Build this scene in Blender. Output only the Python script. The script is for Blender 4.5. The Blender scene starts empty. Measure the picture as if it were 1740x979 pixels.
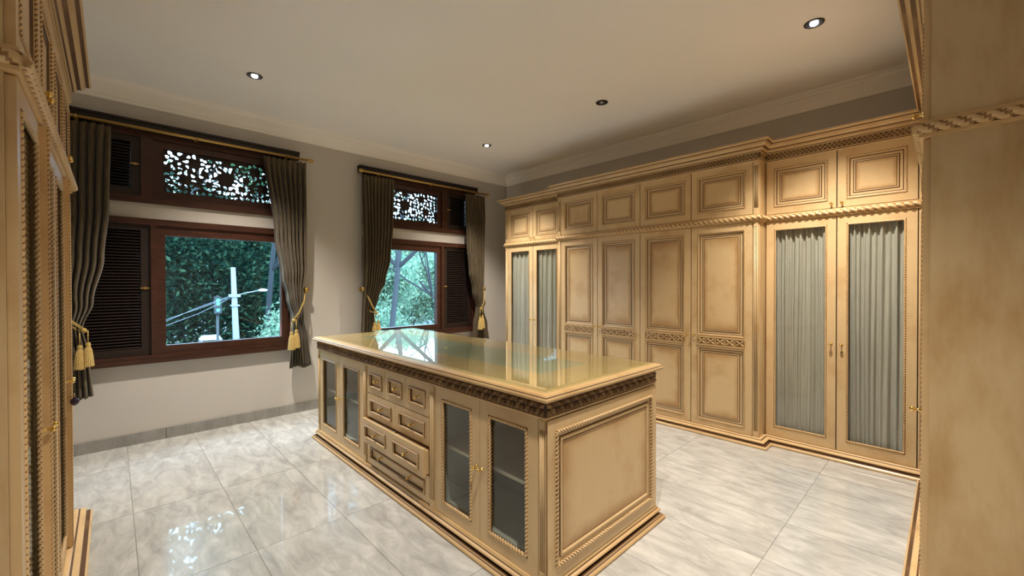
import bpy, math, random
from mathutils import Vector, Matrix
SC = bpy.context.scene
COL = SC.collection
PI = math.pi
random.seed(7)

# ------------------------------------------------------------------ camera, world, exposure
cam_d = bpy.data.cameras.new('camera'); cam = bpy.data.objects.new('camera', cam_d); COL.objects.link(cam)
cam_d.sensor_fit = 'HORIZONTAL'; cam_d.sensor_width = 36.0
cam_d.lens = 709.9 / 1740.0 * 36.0
cam_d.clip_start = 0.02; cam_d.clip_end = 400
YAW, PITCH, ROLL = math.radians(46.238), math.radians(-0.488), math.radians(-0.121)
fwd = Vector((math.cos(YAW)*math.cos(PITCH), math.sin(YAW)*math.cos(PITCH), math.sin(PITCH)))
rt = Vector((math.sin(YAW), -math.cos(YAW), 0)); up = rt.cross(fwd)
rt2 = math.cos(ROLL)*rt + math.sin(ROLL)*up; up2 = -math.sin(ROLL)*rt + math.cos(ROLL)*up
cam.matrix_world = Matrix(((rt2.x, up2.x, -fwd.x, 0), (rt2.y, up2.y, -fwd.y, 0), (rt2.z, up2.z, -fwd.z, 1.5), (0, 0, 0, 1)))
SC.camera = cam

SKY_COL, SKY_STR = (0.42, 0.71, 1.0), 10.5
LAMP_COL, LAMP_W = (1.0, 0.885, 0.755), 340.0
w = bpy.data.worlds.new('overcast_sky'); SC.world = w; w.use_nodes = True
bg = w.node_tree.nodes['Background']
bg.inputs[0].default_value = (*SKY_COL, 1); bg.inputs[1].default_value = SKY_STR

vs = SC.view_settings
vs.view_transform = 'Standard'; vs.look = 'None'; vs.gamma = 1.0; vs.exposure = 0.55; vs.use_curve_mapping = False
cy = SC.cycles
cy.max_bounces = 14; cy.diffuse_bounces = 8; cy.glossy_bounces = 6; cy.transparent_max_bounces = 24; cy.transmission_bounces = 6
cy.sample_clamp_indirect = 6.0; cy.caustics_reflective = False; cy.caustics_refractive = False
cy.use_denoising = True

# ------------------------------------------------------------------ materials
def newmat(name):
    m = bpy.data.materials.new(name); m.use_nodes = True
    nt = m.node_tree
    return m, nt, nt.nodes['Principled BSDF']
def N(nt, t, **kw):
    n = nt.nodes.new(t)
    for k, v in kw.items(): setattr(n, k, v)
    return n
def L(nt, a, b): nt.links.new(a, b)
def plain(name, col, rough=0.5, metal=0.0, spec=0.5):
    m, nt, p = newmat(name)
    p.inputs['Base Color'].default_value = (*col, 1); p.inputs['Roughness'].default_value = rough
    p.inputs['Metallic'].default_value = metal; p.inputs['Specular IOR Level'].default_value = spec
    return m
def mixc(nt, fac, a, b):
    n = N(nt, 'ShaderNodeMix', data_type='RGBA')
    for s, v in ((0, fac), (6, a), (7, b)):
        if hasattr(v, 'links') or hasattr(v, 'is_output'): L(nt, v, n.inputs[s])
        elif isinstance(v, (int, float)): n.inputs[s].default_value = v
        else: n.inputs[s].default_value = (*v, 1)
    return n.outputs[2]
def ramp(nt, src, stops):
    r = N(nt, 'ShaderNodeValToRGB')
    e = r.color_ramp.elements
    e[0].position, e[0].color = stops[0][0], (*stops[0][1], 1)
    e[1].position, e[1].color = stops[-1][0], (*stops[-1][1], 1)
    for pos, c in stops[1:-1]:
        k = e.new(pos); k.color = (*c, 1)
    L(nt, src, r.inputs[0]); return r.outputs[0]
def math_n(nt, op, a, b=None, clamp=False):
    n = N(nt, 'ShaderNodeMath', operation=op, use_clamp=clamp)
    for i, v in enumerate((a, b)):
        if v is None: continue
        if isinstance(v, (int, float)): n.inputs[i].default_value = v
        else: L(nt, v, n.inputs[i])
    return n.outputs[0]

CREAM, STAIN, GLAZE = (0.64, 0.47, 0.255), (0.40, 0.22, 0.08), (0.095, 0.043, 0.015)
def antique(name, base, stain, lo, hi, edge=0.0, rough=0.38, streak=False):
    """cream paint rubbed with brown glaze: cloudy stain, brush grain, and (edge) glaze wiped into a panel's margin"""
    m, nt, p = newmat(name)
    tc = N(nt, 'ShaderNodeTexCoord'); oi = N(nt, 'ShaderNodeObjectInfo')
    off = N(nt, 'ShaderNodeVectorMath', operation='MULTIPLY_ADD')
    cmb = N(nt, 'ShaderNodeCombineXYZ')
    for i in range(3): L(nt, oi.outputs['Random'], cmb.inputs[i])
    L(nt, cmb.outputs[0], off.inputs[0]); off.inputs[1].default_value = (37, 19, 53); L(nt, tc.outputs['Object'], off.inputs[2])
    mp = N(nt, 'ShaderNodeMapping'); L(nt, off.outputs[0], mp.inputs[0])
    mp.inputs['Scale'].default_value = (2.2, 2.2, 0.8) if streak else (1, 1, 1)
    n1 = N(nt, 'ShaderNodeTexNoise'); n1.inputs['Scale'].default_value = 3.2; n1.inputs['Detail'].default_value = 5; n1.inputs['Roughness'].default_value = .6
    L(nt, mp.outputs[0], n1.inputs['Vector'])
    mp2 = N(nt, 'ShaderNodeMapping'); L(nt, off.outputs[0], mp2.inputs[0]); mp2.inputs['Scale'].default_value = (60, 60, 5)
    n2 = N(nt, 'ShaderNodeTexNoise'); n2.inputs['Scale'].default_value = 1.0; n2.inputs['Detail'].default_value = 3
    L(nt, mp2.outputs[0], n2.inputs['Vector'])
    f = N(nt, 'ShaderNodeMapRange'); L(nt, n1.outputs['Fac'], f.inputs['Value'])
    f.inputs['From Min'].default_value = lo; f.inputs['From Max'].default_value = hi
    fac = f.outputs[0]
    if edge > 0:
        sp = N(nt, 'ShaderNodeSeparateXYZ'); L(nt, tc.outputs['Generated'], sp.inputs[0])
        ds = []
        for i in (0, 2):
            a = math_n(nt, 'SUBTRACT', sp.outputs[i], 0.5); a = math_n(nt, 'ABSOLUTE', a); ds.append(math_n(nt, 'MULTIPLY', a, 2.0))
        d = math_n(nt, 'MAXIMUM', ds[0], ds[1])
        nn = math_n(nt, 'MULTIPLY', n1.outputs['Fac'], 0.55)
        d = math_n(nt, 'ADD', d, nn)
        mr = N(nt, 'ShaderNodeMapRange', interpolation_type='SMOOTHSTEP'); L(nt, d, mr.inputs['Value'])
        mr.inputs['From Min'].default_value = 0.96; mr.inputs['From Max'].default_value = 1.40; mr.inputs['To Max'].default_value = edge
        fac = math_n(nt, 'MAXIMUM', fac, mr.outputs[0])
    g = N(nt, 'ShaderNodeMapRange'); L(nt, n2.outputs['Fac'], g.inputs['Value'])
    g.inputs['From Min'].default_value = .35; g.inputs['From Max'].default_value = .75; g.inputs['To Max'].default_value = .08
    fac = math_n(nt, 'ADD', fac, g.outputs[0], clamp=True)
    L(nt, mixc(nt, fac, base, stain), p.inputs['Base Color'])
    p.inputs['Roughness'].default_value = rough
    p.inputs['Specular IOR Level'].default_value = 0.45
    return m
M_CREAM = antique('antique_cream_paint', CREAM, STAIN, .5, .95)
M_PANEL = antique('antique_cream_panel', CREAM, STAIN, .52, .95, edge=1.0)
M_SIDE = antique('antique_cream_side', (0.62, 0.47, 0.265), (0.44, 0.27, 0.11), .42, .8, streak=True, rough=.33)
M_HONEY = antique('antique_honey_paint', (0.62, 0.43, 0.21), STAIN, .45, .9)
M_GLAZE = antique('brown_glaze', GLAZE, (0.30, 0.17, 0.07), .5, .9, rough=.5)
M_ROPEG = antique('rope_groove_glaze', (0.34, 0.19, 0.075), (0.22, 0.115, 0.042), .4, .8)
M_GILT = antique('rubbed_gilt_paint', (0.70, 0.50, 0.26), (0.42, 0.24, 0.10), .5, .9, rough=.28)
M_CARVE = antique('carved_walnut_glaze', (0.20, 0.115, 0.048), (0.38, 0.24, 0.11), .45, .75, rough=.45)
M_DARKCARVE = plain('carving_ground', (0.045, 0.022, 0.010), .6)
M_LATT = antique('lattice_gilt', (0.52, 0.36, 0.17), (0.30, 0.17, 0.07), .4, .8)
M_BRASS = plain('polished_brass', (0.86, 0.60, 0.20), .16, 1.0)
M_ROD = plain('antique_brass_rod', (0.50, 0.33, 0.10), .38, .85)
M_INSIDE = plain('cabinet_interior', (0.50, 0.52, 0.48), .55)
M_SHELF = plain('shelf_paint', (0.62, 0.58, 0.50), .45)
M_BLACK = plain('black_metal', (0.012, 0.012, 0.014), .4)
M_KEYHOLE_GAPSHADE = plain('keyhole_and_gap_shade', (0.03, 0.016, 0.01), .5)
M_FOB = plain('dark_purple_bead', (0.035, 0.018, 0.05), .3)

def plaster(name, col, bump=.12):
    m, nt, p = newmat(name)
    tc = N(nt, 'ShaderNodeTexCoord')
    n = N(nt, 'ShaderNodeTexNoise'); n.inputs['Scale'].default_value = 1.3; n.inputs['Detail'].default_value = 3; L(nt, tc.outputs['Object'], n.inputs['Vector'])
    L(nt, ramp(nt, n.outputs['Fac'], [(.3, tuple(c*.97 for c in col)), (.7, col)]), p.inputs['Base Color'])
    n2 = N(nt, 'ShaderNodeTexNoise'); n2.inputs['Scale'].default_value = 160; L(nt, tc.outputs['Object'], n2.inputs['Vector'])
    b = N(nt, 'ShaderNodeBump'); b.inputs['Strength'].default_value = bump; b.inputs['Distance'].default_value = .002
    L(nt, n2.outputs['Fac'], b.inputs['Height']); L(nt, b.outputs[0], p.inputs['Normal'])
    p.inputs['Roughness'].default_value = .75; p.inputs['Specular IOR Level'].default_value = .25
    return m
M_WALL = plaster('wall_paint', (0.54, 0.515, 0.48))
M_CEIL = plaster('ceiling_paint', (0.91, 0.895, 0.87), .06)

def marble(name, light, dark, rough, seam=.5):
    m, nt, p = newmat(name)
    tc = N(nt, 'ShaderNodeTexCoord'); oi = N(nt, 'ShaderNodeObjectInfo')
    cmb = N(nt, 'ShaderNodeCombineXYZ')
    for i in range(3): L(nt, oi.outputs['Random'], cmb.inputs[i])
    off = N(nt, 'ShaderNodeVectorMath', operation='MULTIPLY_ADD'); L(nt, cmb.outputs[0], off.inputs[0])
    off.inputs[1].default_value = (61, 43, 27); L(nt, tc.outputs['Object'], off.inputs[2])
    mp = N(nt, 'ShaderNodeMapping'); mp.inputs['Rotation'].default_value = (0, 0, math.radians(-58)); mp.inputs['Scale'].default_value = (3.0, 1.1, 1.0)
    L(nt, off.outputs[0], mp.inputs[0])
    n1 = N(nt, 'ShaderNodeTexNoise'); n1.inputs['Scale'].default_value = 3.2; n1.inputs['Detail'].default_value = 9; n1.inputs['Roughness'].default_value = .66; n1.inputs['Distortion'].default_value = .7
    L(nt, mp.outputs[0], n1.inputs['Vector'])
    n2 = N(nt, 'ShaderNodeTexNoise'); n2.inputs['Scale'].default_value = 1.5; n2.inputs['Detail'].default_value = 6; n2.inputs['Distortion'].default_value = .6
    L(nt, mp.outputs[0], n2.inputs['Vector'])
    v = math_n(nt, 'SUBTRACT', n2.outputs['Fac'], .5); v = math_n(nt, 'ABSOLUTE', v)
    vein = N(nt, 'ShaderNodeMapRange'); L(nt, v, vein.inputs['Value']); vein.inputs['From Min'].default_value = 0; vein.inputs['From Max'].default_value = .05
    vein.inputs['To Min'].default_value = seam; vein.inputs['To Max'].default_value = 0
    base = ramp(nt, n1.outputs['Fac'], [(.34, dark), (.50, tuple((a*.5+b*.5) for a, b in zip(dark, light))), (.66, light)])
    L(nt, mixc(nt, vein.outputs[0], base, tuple(c*.62 for c in dark)), p.inputs['Base Color'])
    p.inputs['Roughness'].default_value = rough; p.inputs['Specular IOR Level'].default_value = .5
    p.inputs['Coat Weight'].default_value = .75; p.inputs['Coat Roughness'].default_value = .025
    return m
M_TILE = marble('polished_grey_marble', (0.645, 0.66, 0.65), (0.41, 0.42, 0.415), .22, .22)
M_SKIRT = marble('grey_marble_skirting', (0.30, 0.295, 0.28), (0.22, 0.215, 0.205), .12, .2)
M_GROUT = plain('grey_grout', (0.30, 0.29, 0.27), .7)

def wood(name, a, b, rough=.32):
    m, nt, p = newmat(name)
    tc = N(nt, 'ShaderNodeTexCoord'); mp = N(nt, 'ShaderNodeMapping'); mp.inputs['Scale'].default_value = (6, 40, 40); L(nt, tc.outputs['Object'], mp.inputs[0])
    n = N(nt, 'ShaderNodeTexNoise'); n.inputs['Scale'].default_value = 1; n.inputs['Detail'].default_value = 5; L(nt, mp.outputs[0], n.inputs['Vector'])
    L(nt, ramp(nt, n.outputs['Fac'], [(.3, a), (.7, b)]), p.inputs['Base Color'])
    p.inputs['Roughness'].default_value = rough
    return m
M_WOOD = wood('dark_red_mahogany', (0.028, 0.009, 0.005), (0.060, 0.019, 0.010))
M_WOODD = wood('very_dark_louvre_wood', (0.010, 0.0045, 0.0035), (0.020, 0.009, 0.006), .45)

def glass(name, tint, ior=1.45, extra=0.0, rough=0.0):
    """thin clear sheet: see-through with a real Fresnel mirror on top"""
    m = bpy.data.materials.new(name); m.use_nodes = True; nt = m.node_tree
    nt.nodes.clear()
    o = N(nt, 'ShaderNodeOutputMaterial'); t = N(nt, 'ShaderNodeBsdfTransparent'); t.inputs[0].default_value = (*tint, 1)
    g = N(nt, 'ShaderNodeBsdfGlossy'); g.inputs['Roughness'].default_value = rough; g.inputs['Color'].default_value = (1, 1, 1, 1)
    fr = N(nt, 'ShaderNodeFresnel'); fr.inputs['IOR'].default_value = ior
    ge = N(nt, 'ShaderNodeNewGeometry')          # mirror on the outer faces only, the sheet is thin
    f = math_n(nt, 'MULTIPLY', math_n(nt, 'ADD', fr.outputs[0], extra, clamp=True), math_n(nt, 'SUBTRACT', 1.0, ge.outputs['Backfacing']))
    mx = N(nt, 'ShaderNodeMixShader'); L(nt, f, mx.inputs[0]); L(nt, t.outputs[0], mx.inputs[1]); L(nt, g.outputs[0], mx.inputs[2]); L(nt, mx.outputs[0], o.inputs[0])
    return m
M_PANE = glass('window_glass', (0.93, 0.97, 0.97))
M_CABGLASS = glass('cabinet_glass', (0.94, 0.96, 0.95), 1.5, .01)
M_TOPGLASS = glass('green_tinted_glass', (0.945, 0.98, 0.945), 1.6, .05)

def cloth(name, a, b, scale=(140, 140, 9), rough=.85, sheen=.2):
    m, nt, p = newmat(name)
    tc = N(nt, 'ShaderNodeTexCoord'); mp = N(nt, 'ShaderNodeMapping'); mp.inputs['Scale'].default_value = scale; L(nt, tc.outputs['Object'], mp.inputs[0])
    n = N(nt, 'ShaderNodeTexNoise'); n.inputs['Scale'].default_value = 1; n.inputs['Detail'].default_value = 3; L(nt, mp.outputs[0], n.inputs['Vector'])
    L(nt, ramp(nt, n.outputs['Fac'], [(.35, a), (.65, b)]), p.inputs['Base Color'])
    p.inputs['Roughness'].default_value = rough; p.inputs['Sheen Weight'].default_value = sheen
    p.inputs['Specular IOR Level'].default_value = .2
    return m
M_DRAPE = cloth('olive_brown_drape', (0.060, 0.043, 0.021), (0.115, 0.086, 0.045))
M_SHEER = cloth('grey_blue_sheer', (0.44, 0.415, 0.36), (0.52, 0.49, 0.43), (60, 60, 3), .8, .1)
M_CORD = cloth('gold_cord', (0.36, 0.24, 0.06), (0.52, 0.37, 0.12), (300, 300, 300), .7, .1)
M_TASSEL = cloth('gold_tassel_fringe', (0.40, 0.27, 0.08), (0.60, 0.44, 0.17), (400, 400, 12), .7, .1)

def emis(name, col, s):
    m = bpy.data.materials.new(name); m.use_nodes = True; nt = m.node_tree; nt.nodes.clear()
    o = N(nt, 'ShaderNodeOutputMaterial'); e = N(nt, 'ShaderNodeEmission'); e.inputs[0].default_value = (*col, 1); e.inputs[1].default_value = s
    L(nt, e.outputs[0], o.inputs[0]); return m
M_BULB = emis('lit_lamp_lens', (1.0, 0.90, 0.82), 26)
M_RING = plain('lamp_trim_chrome', (0.25, 0.25, 0.25), .3, .8)

def leafmat(name, cols, trans=.35):
    m = bpy.data.materials.new(name); m.use_nodes = True; nt = m.node_tree; nt.nodes.clear()
    o = N(nt, 'ShaderNodeOutputMaterial'); g = N(nt, 'ShaderNodeNewGeometry')
    c = ramp(nt, g.outputs['Random Per Island'], [(i/(len(cols)-1), k) for i, k in enumerate(cols)])
    d = N(nt, 'ShaderNodeBsdfDiffuse'); t = N(nt, 'ShaderNodeBsdfTranslucent'); L(nt, c, d.inputs[0]); L(nt, c, t.inputs[0])
    mx = N(nt, 'ShaderNodeMixShader'); mx.inputs[0].default_value = trans
    L(nt, d.outputs[0], mx.inputs[1]); L(nt, t.outputs[0], mx.inputs[2]); L(nt, mx.outputs[0], o.inputs[0]); return m
M_LEAFD = leafmat('deep_green_leaves', [(0.003, 0.013, 0.012), (0.011, 0.036, 0.026), (0.022, 0.06, 0.038), (0.075, 0.14, 0.075)])
M_LEAFM = leafmat('mid_green_leaves', [(0.02, 0.065, 0.035), (0.045, 0.125, 0.06), (0.10, 0.20, 0.08)])
M_LEAFL = leafmat('pale_green_leaves', [(0.10, 0.19, 0.13), (0.22, 0.32, 0.22), (0.36, 0.43, 0.28)], .45)
M_BARK = plain('grey_brown_bark', (0.020, 0.019, 0.022), .9)
M_CONC = plain('concrete_pole', (0.17, 0.17, 0.20), .8)
M_ROAD = plain('asphalt_ground', (0.010, 0.018, 0.010), .9)

# ------------------------------------------------------------------ mesh helpers
class MB:
    def __init__(s): s.v = []; s.f = []; s.m = []; s.M = None; s.sm = []
    def add(s, vs_, fs, m=0, smooth=False):
        b = len(s.v)
        s.v += [tuple(s.M @ Vector(p)) if s.M else tuple(p) for p in vs_]
        s.f += [tuple(i+b for i in f) for f in fs]
        s.m += (m if isinstance(m, list) else [m]*len(fs)); s.sm += [smooth]*len(fs)
    def box(s, x0, x1, y0, y1, z0, z1, m=0):
        s.add([(x0,y0,z0),(x1,y0,z0),(x1,y1,z0),(x0,y1,z0),(x0,y0,z1),(x1,y0,z1),(x1,y1,z1),(x0,y1,z1)],
              [(0,3,2,1),(4,5,6,7),(0,1,5,4),(1,2,6,5),(2,3,7,6),(3,0,4,7)], m)
    def frame(s, x0, x1, z0, z1, prof):
        """mitred moulding inside a rectangle; prof = [(inset, y, material of the strip to the next)]"""
        vv, ff, mm = [], [], []
        for d, y, _ in prof: vv += [(x0+d,y,z0+d),(x1-d,y,z0+d),(x1-d,y,z1-d),(x0+d,y,z1-d)]
        for i in range(len(prof)-1):
            for k in range(4):
                a, b = i*4+k, i*4+(k+1) % 4
                ff.append((a, b, b+4, a+4)); mm.append(prof[i][2])
        s.add(vv, ff, mm)
    def rope(s, p0, p1, r, pitch, mats=(0, 1), sides=7, per=6, lobes=2, depth=.24, hand=1):
        p0, p1 = Vector(p0), Vector(p1); d = p1-p0; Ln = d.length; d.normalize()
        u = d.orthogonal().normalized(); w_ = d.cross(u)
        n = max(4, int(Ln/pitch*per)); vv, ff, mm = [], [], []
        for i in range(n+1):
            t = i/n*Ln; ph = hand*t/pitch*2*PI
            for k in range(sides):
                a = 2*PI*k/sides
                rr = r*(1+depth*math.cos(lobes*a-ph))
                vv.append(p0+d*t+u*(rr*math.cos(a))+w_*(rr*math.sin(a)))
        for i in range(n):
            ph = hand*(i+.5)/n*Ln/pitch*2*PI
            for k in range(sides):
                a = 2*PI*(k+.5)/sides
                k2 = (k+1) % sides
                ff.append((i*sides+k, i*sides+k2, (i+1)*sides+k2, (i+1)*sides+k)); mm.append(mats[1] if math.cos(lobes*a-ph) < -.45 else mats[0])
        ff.append(tuple(range(sides))); ff.append(tuple(range(n*sides, (n+1)*sides))); mm += [mats[0]]*2
        s.add(vv, ff, mm, True)
    def ropes_rect(s, x0, x1, z0, z1, y, r, pitch, mats=(0, 1), gap=None, **kw):
        s.rope((x0,y,z0), (x0,y,z1), r, pitch, mats, **kw); s.rope((x1,y,z0), (x1,y,z1), r, pitch, mats, **kw); s.rope((x0,y,z1), (x1,y,z1), r, pitch, mats, **kw)
        if gap:
            s.rope((x0,y,z0), (gap[0],y,z0), r, pitch, mats, **kw); s.rope((gap[1],y,z0), (x1,y,z0), r, pitch, mats, **kw)
        else: s.rope((x0,y,z0), (x1,y,z0), r, pitch, mats, **kw)
    def sweep(s, path, prof, closed=False):
        """moulding run along a plan path; prof = [(outward, z, material)] outward = right of travel"""
        P = [Vector((p[0], p[1])) for p in path]; n = len(P); offs = []
        for i in range(n):
            ns = []
            for a, b in ((i-1, i), (i, i+1)):
                if closed or (0 <= a and b < n):
                    d = (P[b % n]-P[a % n]).normalized(); ns.append(Vector((d.y, -d.x)))
            if len(ns) == 1: offs.append(ns[0])
            else:
                q = ns[0]+ns[1]; offs.append(q/(q.length_squared)*2 if q.length > 1e-6 else ns[0])
        k = len(prof); vv, ff, mm = [], [], []
        for i in range(n):
            for d, z, _ in prof: vv.append((P[i].x+offs[i].x*d, P[i].y+offs[i].y*d, z))
        for i in range(n if closed else n-1):
            j = (i+1) % n
            for q in range(k-1):
                ff.append((i*k+q, j*k+q, j*k+q+1, i*k+q+1)); mm.append(prof[q][2])
        s.add(vv, ff, mm)
        if not closed:
            s.add([vv[q] for q in range(k)], [tuple(range(k))], prof[0][2]); s.add([vv[(n-1)*k+q] for q in range(k)], [tuple(range(k))], prof[0][2])
    def lathe(s, prof, c=(0,0,0), axis='z', seg=14, m=0):
        vv, ff = [], []
        for r, h in prof:
            for k in range(seg):
                a = 2*PI*k/seg; x, y = r*math.cos(a), r*math.sin(a)
                vv.append({'z': (c[0]+x, c[1]+y, c[2]+h), 'y': (c[0]+x, c[1]-h, c[2]+y), 'x': (c[0]+h, c[1]+x, c[2]+y)}[axis])
        for i in range(len(prof)-1):
            for k in range(seg):
                k2 = (k+1) % seg; ff.append((i*seg+k, i*seg+k2, (i+1)*seg+k2, (i+1)*seg+k))
        ff.append(tuple(range(seg))); ff.append(tuple(range((len(prof)-1)*seg, len(prof)*seg)))
        s.add(vv, ff, m, True)
    def tube(s, pts, rad, seg=8, m=0):
        pts = [Vector(p) for p in pts]; n = len(pts)
        rad = rad if isinstance(rad, (list, tuple)) else [rad]*n
        vv, ff = [], []; u = None
        for i in range(n):
            d = (pts[min(i+1, n-1)]-pts[max(i-1, 0)]).normalized()
            u = d.orthogonal().normalized() if u is None else (u-d*u.dot(d)).normalized()
            w_ = d.cross(u)
            for k in range(seg):
                a = 2*PI*k/seg; vv.append(pts[i]+u*(rad[i]*math.cos(a))+w_*(rad[i]*math.sin(a)))
        for i in range(n-1):
            for k in range(seg):
                k2 = (k+1) % seg; ff.append((i*seg+k, i*seg+k2, (i+1)*seg+k2, (i+1)*seg+k))
        ff.append(tuple(range(seg))[::-1]); ff.append(tuple(range((n-1)*seg, n*seg)))
        s.add(vv, ff, m, True)
    def mesh(s, name, mats):
        me = bpy.data.meshes.new(name); me.from_pydata(s.v, [], s.f)
        for m in mats: me.materials.append(m)
        me.polygons.foreach_set('material_index', s.m); me.polygons.foreach_set('use_smooth', s.sm)
        me.update(); return me
CACHE = {}
def part(name, fn, mats, parent=None, loc=(0,0,0), key=None, rotz=0):
    """one mesh object; alike pieces share their mesh through key"""
    mats = mats if isinstance(mats, (list, tuple)) else [mats]
    if key is not None and key in CACHE: me = CACHE[key]
    else:
        b = MB(); fn(b); me = b.mesh(name, mats)
        if key is not None: CACHE[key] = me
    o = bpy.data.objects.new(name, me); COL.objects.link(o); o.location = loc; o.rotation_euler = (0, 0, rotz)
    if parent: o.parent = parent
    return o
def empty(name, loc=(0,0,0), rotz=0, parent=None):
    o = bpy.data.objects.new(name, None); COL.objects.link(o); o.location = loc; o.rotation_euler = (0, 0, rotz)
    o.empty_display_size = .1
    if parent: o.parent = parent
    return o
def tag(o, label=None, cat=None, group=None, kind=None):
    if label: o['label'] = label
    if cat: o['category'] = cat
    if group: o['group'] = group
    if kind: o['kind'] = kind
    return o
def lerp_tab(tab, t):
    if t <= tab[0][0]: return tab[0][1]
    for (a, va), (b, vb) in zip(tab, tab[1:]):
        if t <= b:
            k = (t-a)/(b-a); k = k*k*(3-2*k); return va+(vb-va)*k
    return tab[-1][1]

# ------------------------------------------------------------------ room shell
XL, XR_, YN, YW, ZC = -0.84, 4.94, -0.58, 5.30, 3.36
floor = part('floor', lambda b: b.box(XL-.1, XR_+.1, YN-.1, YW+.1, -.12, -.004), M_GROUT); tag(floor, 'polished grey marble tiled floor', None, kind='structure')
TX, TY, X0, Y0 = 0.4925, 1.0, 0.09-2*0.4925, 0.695-2.0
i = 0
x = X0
while x < XR_:
    y = Y0
    while y < YW:
        a, b_, c, d = max(x+.0016, XL), min(x+TX-.0016, XR_), max(y+.0018, YN), min(y+TY-.0018, YW)
        if b_-a > .02 and d-c > .02:
            wq, hq = round(b_-a, 4), round(d-c, 4)
            part('floor_tile', lambda b, wq=wq, hq=hq: b.box(0, wq, 0, hq, -.012, 0), M_TILE, floor, (a, c, 0), ('tile', wq, hq))
        y += TY
    x += TX
tag(part('ceiling', lambda b: b.box(XL-.1, XR_+.1, YN-.1, YW+.2, ZC, ZC+.12), M_CEIL), 'plain white ceiling', kind='structure')
tag(part('wall_right', lambda b: b.box(XR_, XR_+.12, YN-.1, YW+.2, 0, ZC), M_WALL), 'white wall behind the long wardrobe', kind='structure')
tag(part('wall_left', lambda b: b.box(XL-.12, XL, YN-.1, YW+.2, 0, ZC), M_WALL), 'white wall behind the glazed cabinet', kind='structure')
tag(part('wall_near', lambda b: b.box(XL-.1, XR_+.1, YN-.12, YN, 0, ZC), M_WALL), 'white wall at the entrance', kind='structure')
# window wall: two windows, each with an upper light and a lower light, a plaster strip between them
W1 = (-0.30, 1.50)
W2 = (3.895-1.50, 3.895+0.30)
ZL0, ZL1, ZU0, ZU1 = 0.79, 2.10, 2.31, 2.96
def far_wall(b):
    def col(x0, x1): b.box(x0, x1, YW, YW+.2, 0, ZC)
    col(XL-.1, W1[0]); col(W1[1], W2[0]); col(W2[1], XR_+.1)
    for a in (W1, W2):
        b.box(a[0], a[1], YW, YW+.2, 0, ZL0); b.box(a[0], a[1], YW, YW+.2, ZL1, ZU0); b.box(a[0], a[1], YW, YW+.2, ZU1, ZC)
tag(part('wall_far', far_wall, M_WALL), 'white wall with the two wooden windows', kind='structure')
# plaster crown moulding
CROWN = [(0, ZC-.17, 0), (.010, ZC-.17, 0), (.014, ZC-.16, 0), (.014, ZC-.145, 0), (.020, ZC-.135, 0), (.032, ZC-.095, 0), (.055, ZC-.06, 0), (.070, ZC-.05, 0), (.070, ZC-.035, 0), (.090, ZC-.02, 0), (.090, ZC, 0), (0, ZC, 0)]
tag(part('trim_1', lambda b: b.sweep([(XL, YW), (XR_, YW)], CROWN), M_CEIL), 'plaster crown moulding above the windows', kind='structure')
tag(part('trim_2', lambda b: b.sweep([(XR_, YW), (XR_, YN)], CROWN), M_CEIL), 'plaster crown moulding above the long wardrobe', kind='structure')
# marble skirting
base = tag(empty('baseboard_far', (0, YW, 0)), 'grey marble skirting under the windows', kind='structure')
xs = [XL, -0.62, 0.375, 1.37, 2.365, 3.36, 4.355, XR_]
for a, b_ in zip(xs, xs[1:]):
    q = round(b_-a-.003, 4)
    part('skirting_tile', lambda b, q=q: b.box(0, q, -.016, 0, 0, .105), M_SKIRT, base, (a, -.0005, 0), ('skirt', q))
base2 = tag(empty('baseboard_right', (XR_, 0, 0)), 'grey marble skirting beside the wardrobe end', kind='structure')
part('skirting_tile', lambda b: b.box(-.016, 0, 0, .45, 0, .105), M_SKIRT, base2, (-.0005, 4.83, 0))

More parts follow.
